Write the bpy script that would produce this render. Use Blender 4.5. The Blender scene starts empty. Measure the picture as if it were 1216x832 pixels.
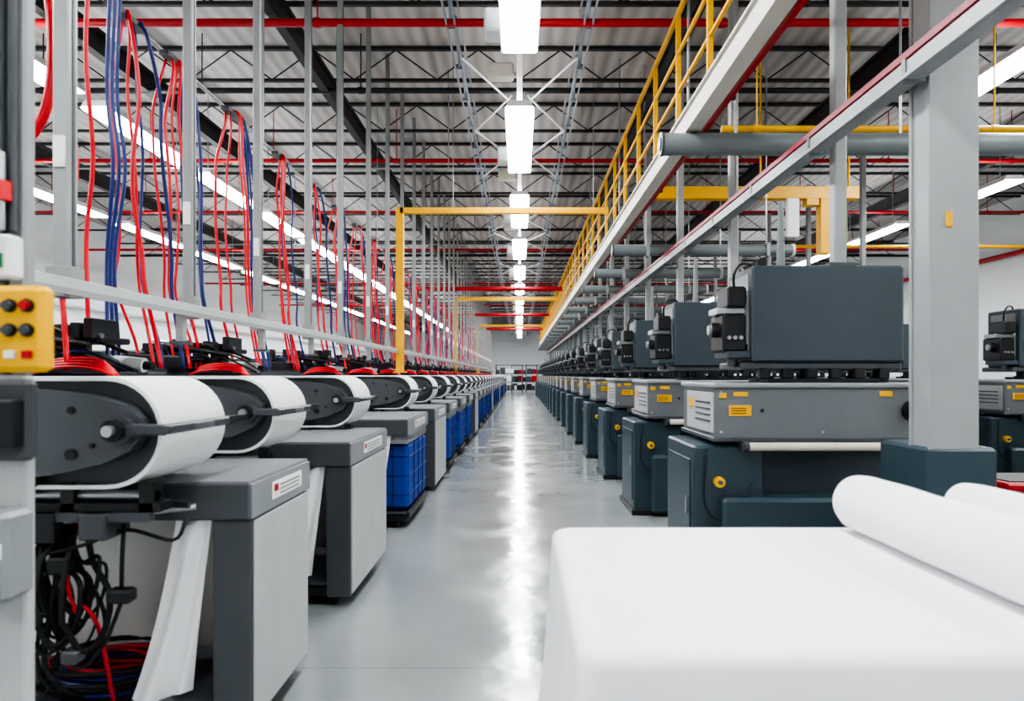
import bpy, math, random
from mathutils import Vector, Matrix
random.seed(7)
scene=bpy.context.scene

# ---------------------------------------------------------------- materials
def srgb(r,g,b):
    f=lambda c:(c/255/12.92) if c/255<=0.04045 else ((c/255+0.055)/1.055)**2.4
    return (f(r),f(g),f(b),1)
MATS={}
def mat(name,col,rough=0.5,metal=0.0,var=0.12,scale=6.0,bump=0.0,bscale=60,emis=None,spec=0.5,coat=0):
    m=bpy.data.materials.new(name); m.use_nodes=True
    nt=m.node_tree; b=nt.nodes['Principled BSDF']
    b.inputs['Roughness'].default_value=rough; b.inputs['Metallic'].default_value=metal
    b.inputs['Specular IOR Level'].default_value=spec
    if coat: b.inputs['Coat Weight'].default_value=coat
    tc=nt.nodes.new('ShaderNodeTexCoord')
    n=nt.nodes.new('ShaderNodeTexNoise'); n.inputs['Scale'].default_value=scale; n.inputs['Detail'].default_value=4
    nt.links.new(tc.outputs['Object'],n.inputs['Vector'])
    mx=nt.nodes.new('ShaderNodeMix'); mx.data_type='RGBA'
    c=srgb(*col)
    mx.inputs['A'].default_value=tuple(min(1,v*(1-var)) for v in c[:3])+(1,)
    mx.inputs['B'].default_value=tuple(min(1,v*(1+var)) for v in c[:3])+(1,)
    nt.links.new(n.outputs['Fac'],mx.inputs['Factor'])
    nt.links.new(mx.outputs['Result'],b.inputs['Base Color'])
    if bump:
        n2=nt.nodes.new('ShaderNodeTexNoise'); n2.inputs['Scale'].default_value=bscale
        nt.links.new(tc.outputs['Object'],n2.inputs['Vector'])
        bp=nt.nodes.new('ShaderNodeBump'); bp.inputs['Strength'].default_value=bump; bp.inputs['Distance'].default_value=0.02
        nt.links.new(n2.outputs['Fac'],bp.inputs['Height']); nt.links.new(bp.outputs['Normal'],b.inputs['Normal'])
    if emis:
        b.inputs['Emission Color'].default_value=(0.935,0.97,1,1); b.inputs['Emission Strength'].default_value=emis
    MATS[name]=m
    return m
mat('slate',(58,66,73),0.42)
mat('slate_head',(62,71,77),0.4)
mat('teal_cabinet',(50,67,75),0.42)
mat('apron_grey',(104,107,109),0.4)
mat('panel_light',(172,173,172),0.45)
mat('panel_mid',(132,135,137),0.45)
mat('dark_grey',(72,75,79),0.42)
mat('plate_grey',(76,79,83),0.38)
mat('table_grey',(128,131,134),0.4)
mat('black',(26,27,30),0.4)
mat('black_rubber',(14,14,16),0.55)
mat('steel',(170,173,176),0.28,0.85)
mat('post_grey',(150,152,151),0.38,0.15)
mat('rail_grey',(186,194,190),0.35,0.2)
mat('tube_grey',(116,122,123),0.4)
mat('fabric',(238,237,238),0.85,var=0.03,scale=3,bump=0.16,bscale=7,spec=0.2)
mat('belt',(232,232,231),0.7,var=0.04,scale=5,bump=0.08,bscale=12,spec=0.3)
mat('cloth_beige',(230,228,223),0.9,var=0.05,bump=0.1,bscale=12)
mat('red_hose',(210,10,30),0.35,var=0.1)
mat('red_paint',(178,10,24),0.4)
mat('maroon',(140,16,40),0.4)
mat('blue_hose',(20,34,104),0.35)
mat('blue_bin',(10,60,150),0.5,var=0.25,scale=9,bump=0.3,bscale=14)
mat('yellow',(230,172,0),0.4)
mat('yellow_box',(238,180,0),0.4)
mat('cream',(204,199,187),0.5)
mat('white_label',(238,238,234),0.5)
mat('white_plastic',(222,224,224),0.4)
mat('joist',(50,48,48),0.6)
mat('joist_white',(146,152,162),0.5)
mat('lamp_emit',(255,255,255),0.5,var=0,emis=19.0)
mat('uplight_fill',(255,255,255),0.5,var=0,emis=6.5)  # fill glow for the ceiling, not one of the tubes
mat('green',(30,120,70),0.5)
mat('ceil_pipe',(30,30,32),0.5)

def floor_mat():
    m=bpy.data.materials.new('epoxy_floor'); m.use_nodes=True; nt=m.node_tree; b=nt.nodes['Principled BSDF']
    tc=nt.nodes.new('ShaderNodeTexCoord')
    n=nt.nodes.new('ShaderNodeTexNoise'); n.inputs['Scale'].default_value=0.8; n.inputs['Detail'].default_value=6
    nt.links.new(tc.outputs['Object'],n.inputs['Vector'])
    cr=nt.nodes.new('ShaderNodeValToRGB'); cr.color_ramp.elements[0].color=srgb(130,135,136); cr.color_ramp.elements[1].color=srgb(150,154,154)
    cr.color_ramp.elements[0].position=0.3; cr.color_ramp.elements[1].position=0.7
    nt.links.new(n.outputs['Fac'],cr.inputs['Fac'])
    br=nt.nodes.new('ShaderNodeTexBrick'); br.inputs['Scale'].default_value=1.0
    br.offset=0; br.inputs['Brick Width'].default_value=3.2; br.inputs['Row Height'].default_value=3.4; br.inputs['Mortar Size'].default_value=0.004
    br.inputs['Color1'].default_value=(1,1,1,1); br.inputs['Color2'].default_value=(1,1,1,1); br.inputs['Mortar'].default_value=(0.75,0.75,0.75,1)
    mp=nt.nodes.new('ShaderNodeMapping'); mp.inputs['Location'].default_value=(2.1,0.6,0)
    nt.links.new(tc.outputs['Object'],mp.inputs['Vector']); nt.links.new(mp.outputs['Vector'],br.inputs['Vector'])
    mx=nt.nodes.new('ShaderNodeMix'); mx.data_type='RGBA'; mx.blend_type='MULTIPLY'; mx.inputs['Factor'].default_value=1
    nt.links.new(cr.outputs['Color'],mx.inputs['A']); nt.links.new(br.outputs['Color'],mx.inputs['B'])
    nt.links.new(mx.outputs['Result'],b.inputs['Base Color'])
    n2=nt.nodes.new('ShaderNodeTexNoise'); n2.inputs['Scale'].default_value=1.8; n2.inputs['Detail'].default_value=6
    nt.links.new(tc.outputs['Object'],n2.inputs['Vector'])
    mr=nt.nodes.new('ShaderNodeMapRange'); mr.inputs['From Min'].default_value=.35; mr.inputs['From Max'].default_value=.65
    mr.inputs['To Min'].default_value=0.10; mr.inputs['To Max'].default_value=0.25
    nt.links.new(n2.outputs['Fac'],mr.inputs['Value']); nt.links.new(mr.outputs['Result'],b.inputs['Roughness'])
    b.inputs['Specular IOR Level'].default_value=0.9
    n3=nt.nodes.new('ShaderNodeTexNoise'); n3.inputs['Scale'].default_value=3.2; n3.inputs['Detail'].default_value=3
    nt.links.new(tc.outputs['Object'],n3.inputs['Vector'])
    bp=nt.nodes.new('ShaderNodeBump'); bp.inputs['Strength'].default_value=0.28; bp.inputs['Distance'].default_value=0.02
    nt.links.new(n3.outputs['Fac'],bp.inputs['Height']); nt.links.new(bp.outputs['Normal'],b.inputs['Normal'])
    MATS['epoxy_floor']=m
floor_mat()
def ceil_mat():
    m=bpy.data.materials.new('metal_deck'); m.use_nodes=True; nt=m.node_tree; b=nt.nodes['Principled BSDF']
    b.inputs['Roughness'].default_value=0.6
    tc=nt.nodes.new('ShaderNodeTexCoord')
    w=nt.nodes.new('ShaderNodeTexWave'); w.wave_type='BANDS'; w.bands_direction='X'; w.inputs['Scale'].default_value=1.6; w.inputs['Distortion'].default_value=0
    nt.links.new(tc.outputs['Object'],w.inputs['Vector'])
    cr=nt.nodes.new('ShaderNodeValToRGB'); cr.color_ramp.elements[0].color=srgb(158,152,147); cr.color_ramp.elements[1].color=srgb(178,172,167)
    nt.links.new(w.outputs['Fac'],cr.inputs['Fac']); nt.links.new(cr.outputs['Color'],b.inputs['Base Color'])
    bp=nt.nodes.new('ShaderNodeBump'); bp.inputs['Strength'].default_value=0.3; bp.inputs['Distance'].default_value=0.04
    nt.links.new(w.outputs['Fac'],bp.inputs['Height']); nt.links.new(bp.outputs['Normal'],b.inputs['Normal'])
    MATS['metal_deck']=m
ceil_mat()
mat('wall_paint',(238,239,239),0.7,var=0.03,scale=0.6)

# ---------------------------------------------------------------- mesh builder
class MB:
    def __init__(s): s.v=[];s.f=[];s.m=[];s.sm=[];s.mats=[]
    def mi(s,n):
        if n not in s.mats: s.mats.append(n)
        return s.mats.index(n)
    def add(s,vs,fs,mt,smooth=False):
        o=len(s.v); s.v+= [tuple(v) for v in vs]; i=s.mi(mt)
        for f in fs: s.f.append(tuple(o+k for k in f)); s.m.append(i); s.sm.append(smooth)
    def box(s,x0,x1,y0,y1,z0,z1,mt,b=0):
        if b<=0:
            vs=[(x,y,z) for z in (z0,z1) for y in (y0,y1) for x in (x0,x1)]
            fs=[(0,2,3,1),(4,5,7,6),(0,1,5,4),(2,6,7,3),(0,4,6,2),(1,3,7,5)]
            s.add(vs,fs,mt); return
        def ring(x0,x1,y0,y1,z,c): return [(x0+c,y0,z),(x1-c,y0,z),(x1,y0+c,z),(x1,y1-c,z),(x1-c,y1,z),(x0+c,y1,z),(x0,y1-c,z),(x0,y0+c,z)]
        rs=[ring(x0+b,x1-b,y0+b,y1-b,z0,b*.6),ring(x0,x1,y0,y1,z0+b,b),ring(x0,x1,y0,y1,z1-b,b),ring(x0+b,x1-b,y0+b,y1-b,z1,b*.6)]
        vs=sum(rs,[]); fs=[tuple(range(7,-1,-1)),tuple(range(24,32))]
        for k in range(3):
            for i in range(8):
                j=(i+1)%8; fs.append((k*8+i,k*8+j,k*8+8+j,k*8+8+i))
        s.add(vs,fs,mt)
    def cyl(s,p0,p1,r,mt,n=12,r2=None,caps=True):
        p0=Vector(p0);p1=Vector(p1); d=(p1-p0).normalized(); r2=r if r2 is None else r2
        a=Vector((0,0,1)) if abs(d.z)<.9 else Vector((1,0,0)); u=d.cross(a).normalized(); w=d.cross(u)
        vs=[];
        for p,rr in ((p0,r),(p1,r2)):
            for i in range(n):
                t=2*math.pi*i/n; vs.append(p+u*math.cos(t)*rr+w*math.sin(t)*rr)
        s.add(vs,[(i,i+n,(i+1)%n+n,(i+1)%n) for i in range(n)],mt,True)
        if caps: 
            s.add(vs[:n],[tuple(range(n))],mt); s.add(vs[n:],[tuple(range(n-1,-1,-1))],mt)
    def tube(s,pts,r,mt,n=6,sub=6):
        P=[Vector(p) for p in pts]
        if sub>1:
            Q=[]; E=[P[0]*2-P[1]]+P+[P[-1]*2-P[-2]]
            for i in range(1,len(E)-2):
                a,b,c,d=E[i-1:i+3]
                for k in range(sub):
                    t=k/sub; Q.append(0.5*((2*b)+(c-a)*t+(2*a-5*b+4*c-d)*t*t+(3*b-a-3*c+d)*t**3))
            Q.append(P[-1]); P=Q
        vs=[]; u=None
        for i,p in enumerate(P):
            d=(P[min(i+1,len(P)-1)]-P[max(i-1,0)]).normalized()
            if u is None:
                a=Vector((0,0,1)) if abs(d.z)<.9 else Vector((1,0,0)); u=d.cross(a).normalized()
            u=(u-d*u.dot(d)).normalized(); w=d.cross(u)
            for k in range(n):
                t=2*math.pi*k/n; vs.append(p+u*math.cos(t)*r+w*math.sin(t)*r)
        fs=[]
        for i in range(len(P)-1):
            for k in range(n):
                fs.append((i*n+k,i*n+(k+1)%n,(i+1)*n+(k+1)%n,(i+1)*n+k))
        fs.append(tuple(range(n-1,-1,-1))); fs.append(tuple(range((len(P)-1)*n,len(P)*n)))
        s.add(vs,fs,mt,True)
    def prism(s,prof,y0,y1,mt,smooth=False,caps=True,capmt=None):
        n=len(prof); vs=[(x,y0,z) for x,z in prof]+[(x,y1,z) for x,z in prof]
        s.add(vs,[(i,(i+1)%n,(i+1)%n+n,i+n) for i in range(n)],mt,smooth)
        if caps:
            s.add(vs[:n],[tuple(range(n-1,-1,-1))],capmt or mt); s.add(vs[n:],[tuple(range(n))],capmt or mt)
    def sheet(s,fn,nu,nv,mt):
        vs=[fn(i/nu,j/nv) for j in range(nv+1) for i in range(nu+1)]
        s.add(vs,[(j*(nu+1)+i,j*(nu+1)+i+1,(j+1)*(nu+1)+i+1,(j+1)*(nu+1)+i) for j in range(nv) for i in range(nu)],mt,True)
    def mesh(s,name):
        me=bpy.data.meshes.new(name); me.from_pydata(s.v,[],s.f); 
        for n in s.mats: me.materials.append(MATS[n])
        me.polygons.foreach_set('material_index',s.m); me.polygons.foreach_set('use_smooth',s.sm); me.update()
        return me
def obj(name,data,loc=(0,0,0),scale=(1,1,1),rz=0,bevel=0):
    if isinstance(data,MB): data=data.mesh(name)
    o=bpy.data.objects.new(name,data); o.location=loc; o.scale=scale; o.rotation_euler=(0,0,rz)
    scene.collection.objects.link(o)
    if bevel:
        b=o.modifiers.new('bevel','BEVEL'); b.width=bevel; b.segments=2; b.limit_method='ANGLE'; b.angle_limit=math.radians(50)
    return o

# ---------------------------------------------------------------- room
ZC=5.5; XW=12.0; Y0=-5; Y1=60
b=MB(); b.box(-XW,XW,Y0,Y1,-0.1,0,'epoxy_floor'); obj('floor',b)
b=MB(); b.box(-XW-.2,XW+.2,Y0-.2,Y1+.2,ZC,ZC+.1,'metal_deck'); obj('ceiling',b)
for nm,a in (('wall_left',(-XW-.2,-XW,Y0,Y1)),('wall_right',(XW,XW+.2,Y0,Y1)),('wall_far',(-XW-.2,XW+.2,Y1,Y1+.2)),('wall_near',(-XW-.2,XW+.2,Y0-.2,Y0))):
    b=MB(); b.box(*a,0,ZC,'wall_paint'); obj(nm,b)

# joists (across the hall)
b=MB()
b.box(-XW+.01,XW-.01,-.03,.03,.415,.46,'joist'); b.box(-XW+.01,XW-.01,-.025,.025,0,.038,'joist')
n=22; step=2*(XW-.1)/n
for i in range(n):
    x=-XW+.1+i*step
    b.cyl((x,0,.03),(x+step/2,0,.42),.010,'joist',4,caps=False); b.cyl((x+step/2,0,.42),(x+step,0,.03),.010,'joist',4,caps=False)
me=b.mesh('ceiling_joist')
y=-4
while y<59.5:
    obj('ceiling_joist',me,(0,y,ZC-.462)); y+=1.85
# girders lengthwise
b=MB()
b.box(-.05,.05,Y0+.02,Y1-.02,.24,.28,'joist'); b.box(-.05,.05,Y0+.02,Y1-.02,0,.03,'joist'); b.box(-.01,.01,Y0+.02,Y1-.02,.03,.25,'joist')
me=b.mesh('roof_girder')
for x in (-8,-4.7,-2.45,1.75,4.3,8): obj('roof_girder',me,(x,0,ZC-.462-.282))
# light trusses flanking the centre lamps
b=MB()
for z in (0,.34):
    b.box(-.05,-.035,Y0+.02,Y1-.02,z,z+.04,'joist_white'); b.box(.035,.05,Y0+.02,Y1-.02,z,z+.04,'joist_white')
y=-4.9
while y<59:
    b.cyl((0,y,.02),(0,y+.45,.36),.014,'joist_white',4,caps=False); b.cyl((0,y+.45,.36),(0,y+.9,.02),.014,'joist_white',4,caps=False)
    b.box(-.05,.05,y,y+.02,0,.04,'joist_white'); y+=.9
me=b.mesh('light_truss')
for x in (-.68,.68): obj('light_truss',me,(x,0,ZC-.462-.39))
b=MB()
for y in (7.4,9.6,14.0,16.5,21,29,38,48):
    for sx in (-1,1):
        b.cyl((sx*.62,y,4.63),(sx*.1,y+1.2,4.63),.014,'white_plastic',5); b.cyl((sx*.62,y+2.2,4.63),(sx*.1,y+1.0,4.63),.014,'white_plastic',5)
obj('truss_brace',b)

def xpipe(name,y,z,r,mt,x0=-XW+.02,x1=XW-.02):
    b=MB(); b.cyl((x0,0,0),(x1,0,0),r,mt,10)
    for x in range(int(x0)+1,int(x1),2):
        b.cyl((x,0,r*.5),(x,0,ZC-z),.008,mt,5,caps=False); b.cyl((x-.03,0,0),(x+.03,0,0),r*1.25,mt,10)
    obj(name,b,(0,y,z))
for y,r in ((6.75,.040),(11.1,.034),(14.6,.028),(19,.034),(26,.034),(34,.036)): xpipe('sprinkler_pipe',y,4.68,r,'red_paint')
for y in (8.6,20.5): xpipe('conduit_pipe',y,4.78,.035,'ceil_pipe')
for y in (9.6,15.2,22.5): xpipe('conduit_pipe',y,4.1,.014,'post_grey',-6.5,-.5)
for y in (19.2,27.5,36): xpipe('red_header_pipe',y,3.62,.06,'red_paint',-3.0,1.2)

# ---------------------------------------------------------------- lamps
b=MB()
b.box(-.15,.15,0,2.4,-.03,0,'lamp_emit')
b.prism([(-.17,-.02),(-.155,-.02),(-.155,.003),(.155,.003),(.155,-.02),(.17,-.02),(.12,.07),(-.12,.07)],-.02,2.42,'white_plastic')
b.box(-.09,.09,.03,2.37,.071,.078,'uplight_fill')  # glowing strip added on top of the housing to brighten the ceiling
for y in (.3,2.1):
    b.cyl((0,y,.07),(0,y,ZC-4.2),.008,'steel',5,caps=False)
b.box(-.05,.05,2.45,2.48,.0,.09,'white_plastic')
lamp=b.mesh('fluorescent_light')
for k in range(-2,14): obj('fluorescent_light',lamp,(0,4.1+3.75*k-.2,4.2))
b=MB(); b.box(-.03,.03,0,52,0,.05,'white_plastic'); 
for k in range(13): 
    b.box(-.32,-.08,.9+3.75*k,1.15+3.75*k,-.06,.16,'white_plastic',b=.02); b.box(-.34,-.06,1.9+3.75*k,2.1+3.75*k,-.02,.12,'cream',b=.02)
    b.box(-.32,-.03,1.0+3.75*k,1.04+3.75*k,0,.04,'cream'); b.box(-.32,-.03,1.98+3.75*k,2.02+3.75*k,0,.04,'cream')
obj('lighting_conduit',b,(0,5.2,4.34))
for k in range(-3,19): obj('fluorescent_light',lamp,(-4.75,5.15+2.5*k,4.2),scale=(1,.86,1))
for x in (-7.9,7.6):
    for k in range(-2,15): obj('fluorescent_light',lamp,(x,4.3+3.1*k,4.2))
for yy in (-2,1.5,5.2): obj('fluorescent_light',lamp,(4.75,yy,4.2))

# ---------------------------------------------------------------- left machines
def stadium(x0,x1,z0,z1,n=16):
    r=(z1-z0)/2; c=(z0+z1)/2; P=[]
    for i in range(n+1):
        t=-math.pi/2+math.pi*i/n; P.append((x1-r+r*math.cos(t),c+r*math.sin(t)))
    for i in range(n+1):
        t=math.pi/2+math.pi*i/n; P.append((x0+r+r*math.cos(t),c+r*math.sin(t)))
    return P
def left_machine(seed,y0,y1,variant):
    R=random.Random(seed); b=MB(); tl=y1-y0; D=.42
    P=stadium(-1.35,-.16,.87,1.195); n=len(P)
    vs=[(x,0,z) for x,z in P]+[(x,D,z) for x,z in P]
    b.add(vs,[(i,(i+1)%n,(i+1)%n+n,i+n) for i in range(n)],'belt',True)
    Q=stadium(-1.335,-.172,.882,1.183)
    vs=[(x,0,z) for x,z in P]+[(x,0,z) for x,z in Q]+[(x,.03,z) for x,z in Q]
    b.add(vs,[(i,i+n,(i+1)%n+n,(i+1)%n) for i in range(n)],'belt')
    b.add(vs,[(i+n,i+2*n,(i+1)%n+2*n,(i+1)%n+n) for i in range(n)],'dark_grey')
    vs=[(x,D,z) for x,z in P]; b.add(vs,[tuple(range(n))],'belt')
    vs=[(x,.03,z) for x,z in Q]; b.add(vs,[tuple(range(n-1,-1,-1))],'dark_grey')
    # side plate
    pl=[(-1.35,.90),(-.60,.90),(-.46,.915),(-.32,.945),(-.235,.985),(-.20,1.03),(-.205,1.075),(-.25,1.115),(-.36,1.145),(-.5,1.16),(-1.35,1.175)]
    b.prism(pl,-.035,.02,'plate_grey')
    b.prism([(-1.3,.885),(-.55,.885),(-.62,.93),(-1.3,.93)],-.045,-.03,'dark_grey')
    b.cyl((-.26,-.035,1.045),(-.26,-.06,1.045),.043,'dark_grey',20); b.cyl((-.26,-.06,1.045),(-.26,-.085,1.045),.03,'black',16)
    b.cyl((-.26,-.085,1.045),(-.26,-.105,1.045),.016,'steel',12)
    for hx,hz,hr in ((-.40,1.10,.010),(-.40,.975,.016),(-.52,1.12,.010),(-.55,.96,.024),(-.7,1.1,.012),(-.8,.97,.02),(-.34,1.0,.007)):
        b.cyl((hx,-.035,hz),(hx,-.043,hz),hr,'black',12)
    # nose guide bar running along the belt nose
    b.box(-.145,-.115,-.05,.36,1.032,1.06,'dark_grey',b=.006)
    b.add([(-.145,.36,1.032),(-.115,.36,1.032),(-.115,.36,1.06),(-.145,.36,1.06),(-.128,.50,1.047),(-.118,.50,1.047),(-.118,.50,1.057),(-.128,.50,1.057)],
          [(0,1,5,4),(1,2,6,5),(2,3,7,6),(3,0,4,7),(4,5,6,7)],'black')
    b.box(-.24,-.12,-.065,-.04,1.03,1.062,'dark_grey',b=.006)
    b.box(-.118,-.108,.10,.22,1.038,1.054,'steel')
    b.cyl((-.55,-.02,.90),(-.55,D,.90),.035,'black',12)
    # table slab
    b.box(-1.6,0,y0,y1,.73,.85,'dark_grey',b=.006)
    b.box(-1.595,-.004,y0+.006,y1-.006,.8495,.856,'table_grey')
    b.box(-.004,.006,y0+.01,y1-.01,.735,.845,'panel_mid')
    ly=y0+tl*.30
    b.box(.006,.009,ly,ly+tl*.5,.765,.825,'white_label'); b.box(.009,.0105,ly+.01,ly+.05,.79,.815,'red_paint')
    for q in range(3): b.box(.009,.0105,ly+.07,ly+tl*.45,.775+q*.015,.779+q*.015,'dark_grey')
    # base
    b.box(-1.6,-1.48,y0+.03,y1-.03,.06,.73,'dark_grey',b=.005)
    b.box(-1.6,-.02,y0+.04,y0+.10,.055,.11,'black'); b.box(-1.6,-.02,y1-.10,y1-.04,.055,.11,'black')
    b.box(-1.6,-.02,y0+.04,y1-.04,.10,.125,'dark_grey')
    for cx in (-1.5,-.1):
        for cy in (y0+.08,y1-.08):
            b.cyl((cx-.02,cy,.032),(cx+.02,cy,.032),.032,'black_rubber',12); b.box(cx-.025,cx+.025,cy-.02,cy+.02,.04,.07,'black')
    if variant=='A':
        b.box(-.125,0,y0+.012,y1-.03,.055,.73,'dark_grey',b=.005)
        b.box(-.001,.007,y0+.03,y1-.035,.07,.725,'panel_light',b=.002)
    else:
        b.box(-.50,-.01,y0+.12,y1-.04,.125,.66,'blue_bin',b=.03)
        for k in range(1,4):
            yy=y0+.12+(tl-.16)*k/4; b.cyl((-.006,yy,.13),(-.006,yy,.66),.004,'blue_hose',5)
            xx=-.5+.49*k/4; b.cyl((xx,y0+.116,.13),(xx,y0+.116,.66),.004,'blue_hose',5)
        for z in (.25,.4,.55):
            b.cyl((-.006,y0+.12,z),(-.006,y1-.05,z),.004,'blue_hose',5); b.cyl((-.49,y0+.116,z),(-.01,y0+.116,z),.004,'blue_hose',5)
        b.box(-.53,.0,y0+.08,y1-.02,.055,.125,'black',b=.01)
        b.box(-.53,-.01,y0+.05,y1-.03,.66,.73,'panel_mid')
    # mechanism between nose and table
    b.box(-1.35,-.18,.02,.10,.80,.825,'black'); b.box(-1.35,-.2,-.0,.03,.775,.80,'dark_grey')
    for k in range(7):
        x=-1.30+k*.15; b.box(x,x+.08,-.01,.12,.72+R.uniform(-.03,.02),.80,'black' if k%2 else 'dark_grey',b=.005)
    b.cyl((-1.3,.05,.845),(-.2,.05,.845),.016,'steel',8)
    b.cyl((-1.3,.14,.80),(-.15,.14,.80),.012,'black',8); b.cyl((-.6,.0,.76),(-.14,.16,.79),.010,'steel',8)
    for x in (-1.3,-.75,-.45,-.22): b.box(x-.02,x+.02,.02,.08,.80,.89,'black')
    b.box(-.66,-.62,.04,.08,.1,.78,'black',b=.004)
    # tangled cables
    for k in range(20):
        x=-.66+R.uniform(0,.22); z1=.24+R.uniform(0,.26); sw=R.uniform(-.05,.08); yo=R.uniform(-.02,.06)
        pts=[(x,.06,.76),(x+R.uniform(-.05,.05),yo,.62),(x+sw*.5,yo-.01,.5),(x+sw,yo,z1+.08),(x+sw+.03,yo+.03,z1),(x+sw+.08,yo+.05,z1+.05),(x+sw+.09,yo+.06,z1+.16),(x+sw+.03,.08,.64),(x+.02,.08,.75)]
        if k%4==0: pts=pts[:5]+[(x+sw-.03,y0+.02,.16),(x+sw-.06,y0+.08,.13)]
        b.tube(pts,.004+R.random()*.005,'red_hose' if k==12 else 'black_rubber',6,5)
    b.box(-.34,-.27,.02,.07,.53,.57,'black',b=.006); b.box(-.50,-.44,.0,.05,.62,.67,'black',b=.006); b.box(-.46,-.41,.0,.05,.36,.40,'dark_grey',b=.006)
    b.tube([(-.3,.05,.76),(-.30,.04,.66),(-.305,.045,.57)],.006,'black_rubber',6,4)
    b.tube([(-.305,.045,.53),(-.33,.04,.46),(-.36,.05,.40),(-.40,.05,.38)],.006,'black_rubber',6,4)
    b.tube([(-.66,.05,.76),(-.55,.02,.68),(-.4,.02,.705),(-.3,.06,.74),(-.18,.1,.70),(-.15,.12,.76)],.006,'black_rubber',6,5)
    for k in range(16):
        rr=.15+.015*(k%5); z=.134+.011*(k//2); cx=-.56+R.uniform(-.03,.03); ph=R.uniform(0,6)
        pts=[(cx+rr*math.cos(t*math.pi/6),y0+.20+rr*.75*math.sin(t*math.pi/6),z+.008*math.sin(t+ph)) for t in range(13)]
        b.tube(pts,.009,('red_hose','blue_hose','red_hose','blue_hose','black_rubber')[k%5],6,3)
    ph=R.uniform(0,6)
    b.sheet(lambda u,v:(-1.45+u*1.28+.02*math.sin(v*5+ph),y0+tl*.62+.03*(.2+v)*math.sin(u*15+ph+1.5*math.sin(v*3)),.73-v*.58-.03*math.sin(u*7+ph)),60,14,'cloth_beige')
    b.sheet(lambda u,v:(-.25+u*.12-.09*v-.07*v*v*(1-u),y0+.03+.018*math.sin(u*11+ph+v*2)*(0.3+v)+.05*v*u,.73-v*.60-.02*math.sin(u*5)),18,16,'fabric')
    # rear body
    b.box(-2.15,-1.2,.02,.62,.86,1.22,'slate',b=.015)
    b.prism([(-1.75,1.22),(-1.25,1.22),(-1.33,1.30),(-1.65,1.34)],.06,.56,'dark_grey')
    b.box(-2.1,-1.9,.05,.6,0,.86,'slate',b=.01)
    b.box(-1.9,-1.55,.1,.5,1.22,1.36,'slate',b=.01)
    # black clamp heads
    b.box(-1.62,-1.02,.18,.44,1.345,1.375,'black',b=.006)
    for k in range(9):
        x=-1.6+k*.068; b.box(x,x+.042,.12+R.uniform(0,.05),.24+R.uniform(0,.1),1.36,1.395+R.uniform(0,.06),'black',b=.004)
    b.cyl((-1.6,.3,1.43),(-1.0,.18,1.375),.012,'steel',8); b.cyl((-1.05,.2,1.36),(-.90,.2,1.30),.01,'black',6); b.cyl((-1.4,.1,1.39),(-1.0,.08,1.33),.014,'black',8)
    b.cyl((-1.28,.12,1.22),(-1.28,.12,1.36),.02,'black',8)
    for q in range(4): b.box(-1.5+q*.13,-1.42+q*.13,.10,.16,1.27+.01*q,1.345,'black',b=.004)
    b.prism([(-1.25,1.19),(-.98,1.19),(-1.02,1.27),(-1.10,1.31),(-1.22,1.31)],.12,.34,'slate')
    b.cyl((-1.35,.38,1.285),(-.92,.38,1.245),.036,'white_plastic',12); b.cyl((-.92,.38,1.245),(-.88,.38,1.242),.022,'black',10)
    b.box(-1.25,-1.197,.15,.2,1.08,1.14,'yellow') 
    b.cyl((-.93,.1,1.19),(-.93,.1,1.26),.014,'black',8)
    b.box(-1.2,-.90,.04,.38,1.19,1.212,'black',b=.006)
    for k in range(4):
        o=k*.012
        b.tube([(-1.22,.02+o,1.2),(-1.15,.01+o,1.222+o*.9),(-1.03,.0+o,1.235+o),(-.92,.0+o,1.225+o),(-.85,.01+o,1.198)],.007,'red_hose',6,5)
    for k in range(8):
        x=-1.6+R.uniform(0,.4); b.tube([(x,.2,1.37),(x+.1,.1,1.31+R.uniform(-.03,.1)),(x+.25,.10,1.27+R.uniform(0,.05)),(x+.34,.3,1.22)],.006,R.choice(['black_rubber','black_rubber','black_rubber','blue_hose']),5,4)
    return b.mesh('fabric_belt_press')
XL=-.87
ys=[(1.97,left_machine(1,.23,.85,'A')),(2.88,left_machine(2,.62,1.58,'A')),(4.3,left_machine(3,1.0,2.15,'B')),(6.55,left_machine(4,.45,1.5,'A'))]
M3=left_machine(5,.25,1.3,'B');M4=left_machine(6,.25,1.25,'A')
y=8.2;k=0
while y<45:
    ys.append((y,[M3,M3,M3,M4,M3][k%5])); y+=1.62;k+=1
for yy,m in ys: obj('fabric_belt_press',m,(XL,yy,0))

# rail above left row
b=MB(); b.box(-.03,.03,.4,45,0,.045,'rail_grey',b=.004); b.box(.025,.04,.4,45,-.018,0.005,'post_grey')
y=2.3
while y<45:
    b.box(-.018,.018,y,y+.04,-.15,0,'post_grey'); b.box(-.04,.04,y-.02,y+.06,-.16,-.145,'dark_grey'); b.box(-.075,-.03,y+.3,y+.34,.0,.03,'post_grey'); y+=1.05
b.box(.031,.035,1.6,2.2,.01,.035,'green')
obj('overhead_guide_rail',b,(-1.67,0,1.51))
b=MB(); b.box(-.026,.026,-.026,.026,0,4.0,'post_grey',b=.005); b.box(-.04,.04,-.04,.04,0,.12,'post_grey',b=.004)
b.box(.0265,.029,-.006,.006,.12,3.9,'dark_grey')
b.box(-.018,.018,-.034,-.026,.5,.62,'white_label'); b.box(-.02,.02,-.02,.02,3.9,ZC-1.5,'post_grey')
pm=b.mesh('ceiling_support_post')
for yy in [2.66,3.66,4.62,5.72,6.75,8.0]+[8.0+1.15*k for k in range(1,31)]: obj('ceiling_support_post',pm,(-1.77,yy,1.5),scale=(1.2,1.2,1) if yy<2.7 else (1,1,1))
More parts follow.
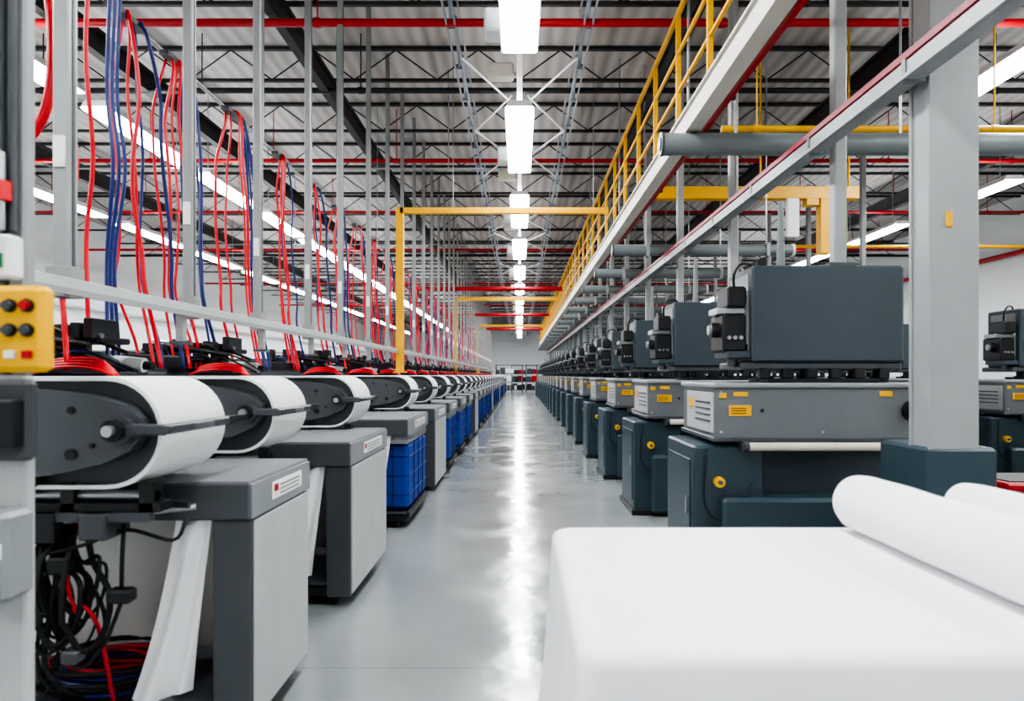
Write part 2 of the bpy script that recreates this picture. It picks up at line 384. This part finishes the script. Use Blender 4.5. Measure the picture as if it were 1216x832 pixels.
# hose hanger rail
b=MB(); b.cyl((0,.2,0),(0,45,0),.014,'post_grey',8)
y=1.2
while y<45: b.cyl((0,y,.01),(0,y,ZC-3.24),.006,'post_grey',5); y+=2.4
obj('hose_hanger_rail',b,(-2.25,0,3.24))
# hose bundles
def bundle(seed,nr,nb):
    R=random.Random(seed); b=MB()
    for k in range(nr+nb):
        mt='red_hose' if k<nr else 'blue_hose'
        y=(k-(nr+nb)/2)*.042+R.uniform(-.02,.02); x=R.uniform(-.10,.10)
        if k>=nr: y=R.uniform(.05,.28)
        zt=1.60+R.uniform(-.15,.02); a=R.uniform(0,6); am=R.uniform(.008,.020)
        pts=[(x*.4,y*.5,1.73),(x*.6+.03,y*.6-.02,zt+.08)]
        for q in range(1,8):
            s=q/8; pts.append((x+am*math.sin(q*1.1+a)+.06*s,y+am*math.sin(q*.9+a*2)+.06*s*(1 if k%2 else -.4),zt*(1-s)))
        pts.append((x+.10,y+.05,-.10)); pts.append((x+.14,y+.03,-.26))
        b.tube(pts,.0085 if k%3 else .011,mt,6,4)
    b.box(-.05,.1,-.16,.16,-.26,-.18,'black',b=.01)
    b.box(-.03,.03,-.16,.16,1.70,1.73,'dark_grey')
    return b.mesh('hose_bundle')
B=[bundle(s,*c) for s,c in ((1,(4,2)),(2,(3,2)),(3,(4,3)),(4,(4,3)))]
for k,yy in enumerate([3.85,4.42,5.3,6.35]+[7.3+1.0*q for q in range(35)]):
    obj('hose_bundle',B[(k+1)%4],(-2.22,yy,1.5))
b=MB()
b.tube([(-2.05,2.85,3.3),(-1.98,2.82,2.95),(-1.93,2.82,2.65),(-1.94,2.8,2.3),(-2.07,2.78,2.05),(-2.11,2.8,1.85),(-2.0,2.82,1.5),(-1.98,2.82,1.22)],.022,'red_hose',10,8)
b.tube([(-1.95,2.95,3.3),(-1.97,2.95,2.6),(-1.93,2.97,2.1),(-1.99,2.97,1.7),(-1.92,2.9,1.22)],.012,'red_hose',10,8)
b.tube([(-1.93,3.1,3.3),(-1.97,3.1,2.7),(-1.95,3.12,2.2),(-1.98,3.12,1.8),(-1.95,3.1,1.22)],.010,'red_hose',10,8)
for k in range(3):
    b.tube([(-2.10-.03*k,2.6+.03*k,3.3),(-2.05-.04*k,2.58,2.6),(-2.09+.02*k,2.6,2.1),(-2.05-.03*k,2.65,1.7),(-2.05,2.6+.03*k,1.22)],.010,'blue_hose',8,8)
for k in range(3):
    b.tube([(-1.93,3.24+.04*k,3.29),(-1.97,3.26+.04*k,2.6),(-1.93,3.24+.05*k,2.2),(-1.97,3.26+.03*k,1.75),(-1.93,3.2+.05*k,1.22)],.009,'blue_hose',8,8)
b.box(-2.25,-1.90,2.5,3.35,3.28,3.32,'post_grey')
b.cyl((-2.05,2.9,3.3),(-2.05,2.9,ZC),.01,'post_grey',6)
obj('air_hose_loop',b)

# near-left column with control box
b=MB()
b.box(-1.13,-1.09,1.45,1.485,1.2,ZC-.78,'dark_grey',b=.006); b.box(-1.088,-1.05,1.45,1.485,1.2,ZC-.78,'post_grey',b=.006)
b.box(-1.13,-1.05,1.45,1.485,0,1.2,'panel_light',b=.006)
b.cyl((-1.10,1.43,1.45),(-1.10,1.43,4.6),.012,'steel',10); b.cyl((-1.065,1.435,1.5),(-1.065,1.435,4.6),.009,'dark_grey',10)
b.cyl((-1.08,1.41,1.56),(-1.08,1.41,1.60),.026,'red_hose',14); b.cyl((-1.08,1.41,1.50),(-1.08,1.41,1.66),.016,'steel',12)
b.box(-1.12,-1.05,1.40,1.45,1.40,1.49,'white_plastic',b=.006); b.box(-1.09,-1.06,1.396,1.40,1.42,1.45,'green')
b.box(-1.22,-1.02,1.42,1.455,1.02,1.19,'dark_grey',b=.01); b.box(-1.2,-1.03,1.39,1.42,1.05,1.15,'black',b=.005)
b.box(-1.16,-1.03,1.37,1.455,.74,.92,'panel_mid',b=.01); b.box(-1.12,-1.04,1.367,1.37,.83,.86,'white_label'); b.box(-1.12,-1.07,1.367,1.37,.78,.80,'yellow')
for k in range(4): b.cyl((-1.05-.02*k,1.37,.76),(-1.05-.02*k,1.35,.76),.006,'black',8)
b.box(-1.2,-1.0,1.38,1.55,0,.04,'dark_grey',b=.01)
obj('machine_column',b)
b=MB()
b.box(-.062,.062,0,.04,0,.172,'yellow_box',b=.01)
b.box(-.054,.054,-.004,.002,.01,.162,'yellow_box',b=.002)
for i in range(3):
    for j in range(3):
        x=-.034+.034*i; z=.035+.048*j
        if j==0: b.box(x-.01,x+.01,-.012,0,z-.008,z+.008,('red_paint','white_label','red_paint')[i],b=.002)
        else:
            b.cyl((x,0,z),(x,-.01,z),.0135,'black',14); b.cyl((x,-.01,z),(x,-.02,z),.009,'dark_grey' if (j==1 or i==1) else 'red_paint',12)
b.box(-.06,-.02,.04,.10,.05,.12,'dark_grey')
obj('control_box',b,(-1.0,1.345,1.205))

# ---------------------------------------------------------------- right machines
def right_machine(seed):
    R=random.Random(seed); b=MB()
    b.box(1.1,2.33,0,.75,.84,1.13,'apron_grey',b=.008)
    b.box(1.085,2.345,-.015,.765,1.125,1.155,'panel_mid',b=.008)
    b.box(1.085,2.345,-.012,.765,.825,.85,'dark_grey',b=.005)
    b.box(1.092,1.1005,.03,.62,.87,1.10,'panel_light',b=.002)  # label panel on the aisle side, its lit look put into the paler grey
    for k in range(4): b.box(1.088,1.093,.08,.4,.93+.035*k,.94+.035*k,'dark_grey')
    b.box(1.088,1.093,.46,.56,1.0,1.06,'yellow')
    b.box(1.175,1.30,-.004,0,.97,1.03,'yellow'); 
    for k in range(3): b.box(1.185,1.27,-.006,-.003,.983+k*.014,.987+k*.014,'black')
    b.box(1.12,1.16,-.004,0,1.07,1.10,'yellow'); b.box(1.2,1.28,-.004,0,1.08,1.105,'yellow'); b.box(2.02,2.09,-.004,0,1.08,1.11,'yellow')
    b.cyl((2.2,0,1.0),(2.2,-.03,1.0),.058,'black',20); b.cyl((2.2,-.03,1.0),(2.2,-.06,1.0),.035,'black_rubber',16)
    for x,z in ((1.13,.88),(2.3,.88),(1.13,1.10),(2.3,1.10),(1.7,.88)): b.cyl((x,0,z),(x,-.006,z),.008,'steel',8)
    b.cyl((1.36,0,1.0),(1.36,-.008,1.0),.01,'black',8)
    b.cyl((2.33,.1,.99),(2.42,.1,.99),.012,'steel',8); b.cyl((2.33,-.0,1.06),(2.44,.0,1.06),.01,'black',8)
    for x in (1.5,1.75,2.05,2.2): 
        b.cyl((x,.35,1.155),(x,.35,1.32),.035,'dark_grey',12); b.cyl((x,.35,1.155),(x,.35,1.19),.055,'black',12)
    b.box(1.3,2.25,.18,.62,1.23,1.275,'dark_grey',b=.008)
    b.box(1.45,2.1,.15,.5,1.155,1.18,'black',b=.005)
    for k in range(6): b.box(1.4+k*.14,1.46+k*.14,.15,.2,1.18,1.24,'black',b=.004)
    b.box(1.36,2.25,.16,.62,1.275,1.84,'slate_head',b=.012)
    b.box(1.52,2.37,.4,.85,1.24,1.76,'slate',b=.012)
    b.box(1.355,1.362,.22,.56,1.34,1.80,'panel_mid')
    b.box(1.20,1.34,.20,.46,1.34,1.56,'black',b=.01); b.box(1.17,1.34,.22,.40,1.56,1.60,'steel',b=.006)
    b.box(1.22,1.33,.17,.40,1.60,1.72,'black',b=.01); b.cyl((1.20,.3,1.47),(1.155,.3,1.47),.045,'black',16); b.cyl((1.155,.3,1.47),(1.14,.3,1.47),.03,'steel',14)
    b.cyl((1.27,.25,1.25),(1.27,.25,1.36),.03,'dark_grey',10); b.box(1.22,1.36,.18,.45,1.3,1.34,'slate_head',b=.004)
    b.box(1.335,1.362,.22,.38,1.38,1.70,'panel_mid',b=.003)
    for k in range(3): b.cyl((1.235+.035*k,.20,1.42),(1.235+.035*k,.185,1.42),.012,'steel',8)
    b.tube([(1.30,.3,1.70),(1.29,.28,1.80),(1.34,.3,1.87),(1.42,.35,1.87),(1.45,.38,1.83)],.008,'black_rubber',6,5)
    b.box(1.86,1.935,.2,.275,1.83,ZC-.78,'post_grey',b=.008); b.box(1.82,1.975,.17,.34,1.83,1.86,'dark_grey')
    b.cyl((1.58,.3,1.83),(1.58,.3,2.25),.026,'tube_grey',10,r2=.014)
    b.box(.98,1.38,.02,.70,.04,.80,'teal_cabinet',b=.012)
    b.box(1.38,2.33,.12,.70,.04,.84,'slate',b=.012)
    b.box(1.12,1.90,-.08,.12,.03,.52,'teal_cabinet',b=.02)
    b.box(.96,2.3,0,.72,0,.05,'black',b=.005)
    b.cyl((1.28,-.02,.80),(2.08,-.02,.80),.024,'cream',14); b.cyl((1.27,-.02,.80),(1.25,-.02,.80),.03,'dark_grey',12); b.box(1.24,1.27,-.03,.1,.77,.83,'dark_grey'); b.box(2.08,2.11,-.03,.12,.77,.83,'dark_grey')
    b.cyl((1.12,.02,.60),(1.12,-.02,.60),.03,'yellow',14); b.cyl((1.12,-.02,.6),(1.12,-.04,.6),.012,'dark_grey',10)
    b.box(.972,.982,.08,.62,.12,.72,'teal_cabinet',b=.004); b.box(.965,.973,.12,.15,.4,.5,'steel')
    b.tube([(1.05,.01,.78),(1.03,-.02,.5),(1.1,-.04,.4),(1.2,-.06,.47),(1.3,-.02,.60)],.006,'black_rubber',6,4)
    return b.mesh('hydraulic_press')
RM=right_machine(5)
for k in range(20): obj('hydraulic_press',RM,(0,3.83+2.0*k,0))
for k in range(12): obj('hydraulic_press',RM,(3.45,4.4+2.0*k,0))
# big structural column
b=MB()
b.box(1.80,2.02,3.0,3.02,.0,ZC-.46,'post_grey'); b.box(1.80,2.02,3.14,3.16,.0,ZC-.46,'post_grey'); b.box(1.81,1.99,3.015,3.15,.0,ZC-.46,'post_grey',b=.004)
b.box(1.79,2.10,2.99,3.4,0,.88,'teal_cabinet',b=.015); b.box(1.77,2.12,2.96,3.42,0,.03,'black')
b.box(1.87,1.90,2.992,3.0,1.85,1.92,'yellow')
obj('structural_column',b,bevel=.004)
# conveyor beam with maroon top
b=MB(); b.box(-.04,.04,.8,44,0,.085,'post_grey',b=.005); b.box(-.045,.02,.8,44,.087,.125,'maroon',b=.004); b.box(-.055,-.04,.8,44,.0,.02,'post_grey')
y=1
while y<44: b.box(-.046,.046,y,y+.03,-.01,.09,'tube_grey'); y+=1.0
y=1.5
while y<44: b.cyl((0.0,y,.12),(0.0,y,ZC-2.5),.012,'post_grey',6); y+=4
obj('conveyor_beam',b,(1.74,0,2.5))
# grey cross tubes
b=MB(); b.cyl((1.09,0,0),(6.5,0,0),.083,'tube_grey',24); b.cyl((1.07,0,0),(1.09,0,0),.09,'dark_grey',24); b.cyl((1.06,0,0),(1.075,0,0),.05,'tube_grey',18)
for x in (2.9,4.8): b.cyl((x,0,.08),(x,0,ZC-2.96),.01,'steel',6)
obj('exhaust_duct',b,(0,5.2,2.955))
b=MB(); b.cyl((1.14,0,0),(3.3,0,0),.07,'tube_grey',20); b.cyl((1.12,0,0),(1.14,0,0),.077,'dark_grey',20); b.cyl((3.3,0,0),(3.33,0,0),.077,'white_plastic',20)
for x in (1.55,3.0): b.box(x-.02,x+.02,-.078,.078,-.078,.078,'post_grey')
b.cyl((3.0,0,.07),(3.0,0,ZC-2.71),.01,'steel',6)
me=b.mesh('exhaust_duct')
for k in range(18): obj('exhaust_duct',me,(0,8.3+1.9*k,2.715))
# catwalk
b=MB()
b.box(1.28,1.345,1.0,44,3.06,3.22,'cream'); b.box(1.26,1.37,1.0,44,3.045,3.06,'cream'); b.box(1.26,1.37,1,44,3.22,3.235,'cream')
b.box(1.40,1.435,1,44,3.06,3.10,'red_paint'); b.cyl((1.47,1,3.2),(1.47,44,3.2),.016,'red_paint',8)
y=1.1
while y<44: b.box(1.34,1.49,y,y+.03,3.10,3.14,'joist'); y+=1.2
y=1.7
while y<44: b.cyl((1.36,y,3.235),(1.36,y,ZC),.012,'post_grey',6); y+=3.8
obj('catwalk_walkway',b)
b=MB()
for z in (4.2,3.87,3.55): b.cyl((0,1,z),(0,44,z),.024 if z>4 else .016,'yellow',10)
b.box(-.008,.008,1,44,3.24,3.32,'yellow')
y=1.9
while y<44: b.box(-.019,.019,y-.019,y+.019,3.235,4.2,'yellow'); y+=.945
obj('guardrail',b,(1.32,0,0))

def gantry(y,xl,xr,z,t,zl):
    b=MB(); b.box(xl,xr,-t,t,-t,t,'yellow',b=.005)
    b.box(xl-t*1.3,xl+t*1.3,-t,t,-z+zl,t,'yellow',b=.005)
    b.box(xl-.08,xl+.08,-.08,.08,-z+zl,-z+zl+.02,'yellow')
    for x in (-.9,1.0): b.cyl((x,0,t),(x,0,ZC-z),.006,'post_grey',6)
    obj('yellow_gantry',b,(0,y,z))
gantry(9.25,-1.62,1.2,3.42,.04,1.23)
gantry(19.8,-1.86,1.2,3.40,.05,1.23)
gantry(30.5,-1.86,1.2,3.40,.05,1.23)
b=MB(); b.box(1.55,4.2,-.07,.07,-.07,.08,'yellow',b=.005); b.box(3.72,3.86,-.07,.07,-.75,-.07,'yellow',b=.005); b.box(3.55,3.70,-.07,.07,-.15,-.07,'yellow')
for x in (2.0,3.0,4.1): b.cyl((x,0,.08),(x,0,ZC-3.45),.012,'yellow',6)
b.box(3.3,3.45,-.09,-.02,-.55,-.07,'white_plastic',b=.01)
obj('yellow_crane_beam',b,(0,8.5,3.45))
xpipe('yellow_gas_pipe',5.75,3.27,.028,'yellow',1.7,11.9)
xpipe('yellow_gas_pipe',12.5,3.55,.03,'yellow',1.7,11.9)

# red bin
b=MB(); P=[(-.26,0),(.26,0),(.30,.60),(-.30,.60)]
b.prism(P,-.18,.18,'red_paint'); b.box(-.32,.32,-.21,.21,.58,.62,'red_paint',b=.01); b.box(-.27,.27,-.16,.16,.619,.625,'black')
obj('red_waste_bin',b,(2.92,3.85,0))

# ---------------------------------------------------------------- fabric table
b=MB()
TX0,TX1,TY0,TY1,TZ=.095,1.95,1.10,2.04,.75
b.box(TX0+.03,TX1-.03,TY0+.03,TY1-.03,TZ-.045,TZ-.008,'panel_light')
for x in (TX0+.08,TX1-.12):
    for y in (TY0+.06,TY1-.12): b.box(x,x+.05,y,y+.05,0,TZ-.04,'dark_grey',b=.004)
b.box(TX0+.1,TX1-.1,TY0+.1,TY0+.13,.2,.24,'dark_grey')
def perim(off,rad,n=64):
    x0,x1,y0,y1=TX0-off+0,TX1+off,TY0-off,TY1+off
    def corner(cx,cy,a0):
        return [(cx+rad*math.cos(math.radians(a0+90*i/10)),cy+rad*math.sin(math.radians(a0+90*i/10))) for i in range(11)]
    def line(a,c,m): return [(a[0]+(c[0]-a[0])*i/m,a[1]+(c[1]-a[1])*i/m) for i in range(1,m)]
    c1=corner(x1-rad,y0+rad,-90);c2=corner(x1-rad,y1-rad,0);c3=corner(x0+rad,y1-rad,90);c4=corner(x0+rad,y0+rad,180)
    return c4+line(c4[-1],c1[0],110)+c1+line(c1[-1],c2[0],50)+c2+line(c2[-1],c3[0],110)+c3+line(c3[-1],c4[0],50)
rings=[]
rr=.03
for i in range(7):
    t=math.pi/2*i/6; rings.append([(x,y,TZ-rr+rr*math.cos(t)) for x,y in perim(-rr+rr*math.sin(t),.045)])
hem=.27
for i in range(1,13):
    s=i/12; base=perim(0.0+.004*s,.045); ring=[]
    N=len(base)
    for j,(x,y) in enumerate(base):
        jn=base[(j+1)%N]; jp=base[j-1]; tx,ty=jn[0]-jp[0],jn[1]-jp[1]; l=math.hypot(tx,ty) or 1
        nx,ny=ty/l,-tx/l
        w=(.5+.5*math.sin(j*.33+1.2*math.sin(j*.07)))*.030*s+.014*s*math.sin(j*.81)*s
        ring.append((x+nx*w,y+ny*w,TZ-rr-(TZ-rr-hem)*s+.012*math.sin(j*.2)*s))
    rings.append(ring)
N=len(rings[0]); vs=sum(rings,[]); fs=[]
for k in range(len(rings)-1):
    for j in range(N): fs.append((k*N+j,(k+1)*N+j,(k+1)*N+(j+1)%N,k*N+(j+1)%N))
b.add(vs,fs,'fabric',True); b.add(rings[0],[tuple(range(N))],'fabric',True)
obj('cutting_table',b)

def roll(name,y0,y1,r,loc,rz):
    b=MB(); P=[]
    turns=6
    for i in range(turns*28+1):
        t=i/28; a=-math.pi/2-2*math.pi*t
        rr=r-.0038*t
        P.append((math.cos(a)*rr,r+math.sin(a)*rr))
    P=[(.22-.22*i/8,.003+.0*i) for i in range(8)]+[(p[0],max(p[1],.003)) for p in P]
    ny=30; vs=[]
    for j in range(ny+1):
        v=j/ny; y=y0+(y1-y0)*v
        e=min(v,1-v)*ny; sq=1-.07*max(0,1-e/1.5)
        for i,(x,z) in enumerate(P):
            wob=.0025*math.sin(y*9+i*.05)+.002*math.sin(y*23)
            if i<8: vs.append((x,y,z)); continue
            vs.append((x*sq+wob*.5,y,r+(z-r)*sq+wob*.3 if z>r*.3 else z))
    m=len(P)
    b.add(vs,[(j*m+i,j*m+i+1,(j+1)*m+i+1,(j+1)*m+i) for j in range(ny) for i in range(m-1)],'fabric',True)
    b.cyl((0,y0-.01,r),(0,y1-.01,r),r-.024,'cream',20)
    return obj(name,b,loc,rz=rz)
roll('fabric_roll',0,.84,.082,(1.0,1.15,TZ),math.radians(1.0))
roll('fabric_roll',0,.78,.070,(1.33,1.22,TZ),math.radians(2))

# ---------------------------------------------------------------- far clutter
def rack(seed):
    R=random.Random(seed); b=MB()
    for x in (-.9,.9):
        for y in (-.3,.3): b.box(x-.03,x+.03,y-.03,y+.03,0,1.9,'dark_grey')
    for z in (.15,.7,1.25,1.85):
        b.box(-.93,.93,-.33,.33,z,z+.04,'dark_grey')
        if z<1.8:
            x=-.85
            while x<.6:
                w=R.uniform(.15,.35); h=R.uniform(.2,.42); b.box(x,x+w,-.28,.2,z+.04,z+.04+h,R.choice(['black','slate','black','dark_grey','red_paint','cloth_beige','dark_grey']),b=.01); x+=w+.04
    return b.mesh('storage_rack')
rk=[rack(1),rack(2)]
obj('storage_rack',rk[0],(-.7,46.5,0)); obj('storage_rack',rk[1],(1.35,46.8,0)); obj('storage_rack',rk[1],(.35,48.6,0)); obj('storage_rack',rk[0],(-2.9,47.5,0)); obj('storage_rack',rk[0],(3.6,47.5,0))
b=MB(); b.box(0,.5,-4,58,0,.5,'wall_paint'); 
for k in range(15): b.box(-.02,.52,-3+4*k,-2.92+4*k,-.02,.52,'white_plastic')
obj('wall_duct',b,(-XW+.02,0,3.0))
b=MB(); b.cyl((0,-4,0),(0,58,0),.06,'red_paint',10)
for k in range(15): b.box(0,.2,-3+4*k,-2.95+4*k,-.02,.02,'steel')
obj('wall_pipe',b,(XW-.2,0,4.1))

# ---------------------------------------------------------------- world, camera
w=bpy.data.worlds.new('world'); scene.world=w; w.use_nodes=True
w.node_tree.nodes['Background'].inputs['Color'].default_value=(.8,.85,.9,1); w.node_tree.nodes['Background'].inputs['Strength'].default_value=.3
cam=bpy.data.cameras.new('camera'); co=bpy.data.objects.new('camera',cam); scene.collection.objects.link(co)
co.location=(0,0,1.2); co.rotation_euler=(math.radians(90),0,0); cam.lens=24; cam.sensor_width=36
cam.shift_x=-9/1216; cam.shift_y=29/1216; cam.clip_end=200
cam.dof.use_dof=True; cam.dof.focus_distance=7.0; cam.dof.aperture_fstop=3.0
scene.camera=co
scene.view_settings.view_transform='AgX'; scene.view_settings.look='AgX - High Contrast'; scene.view_settings.exposure=1.25
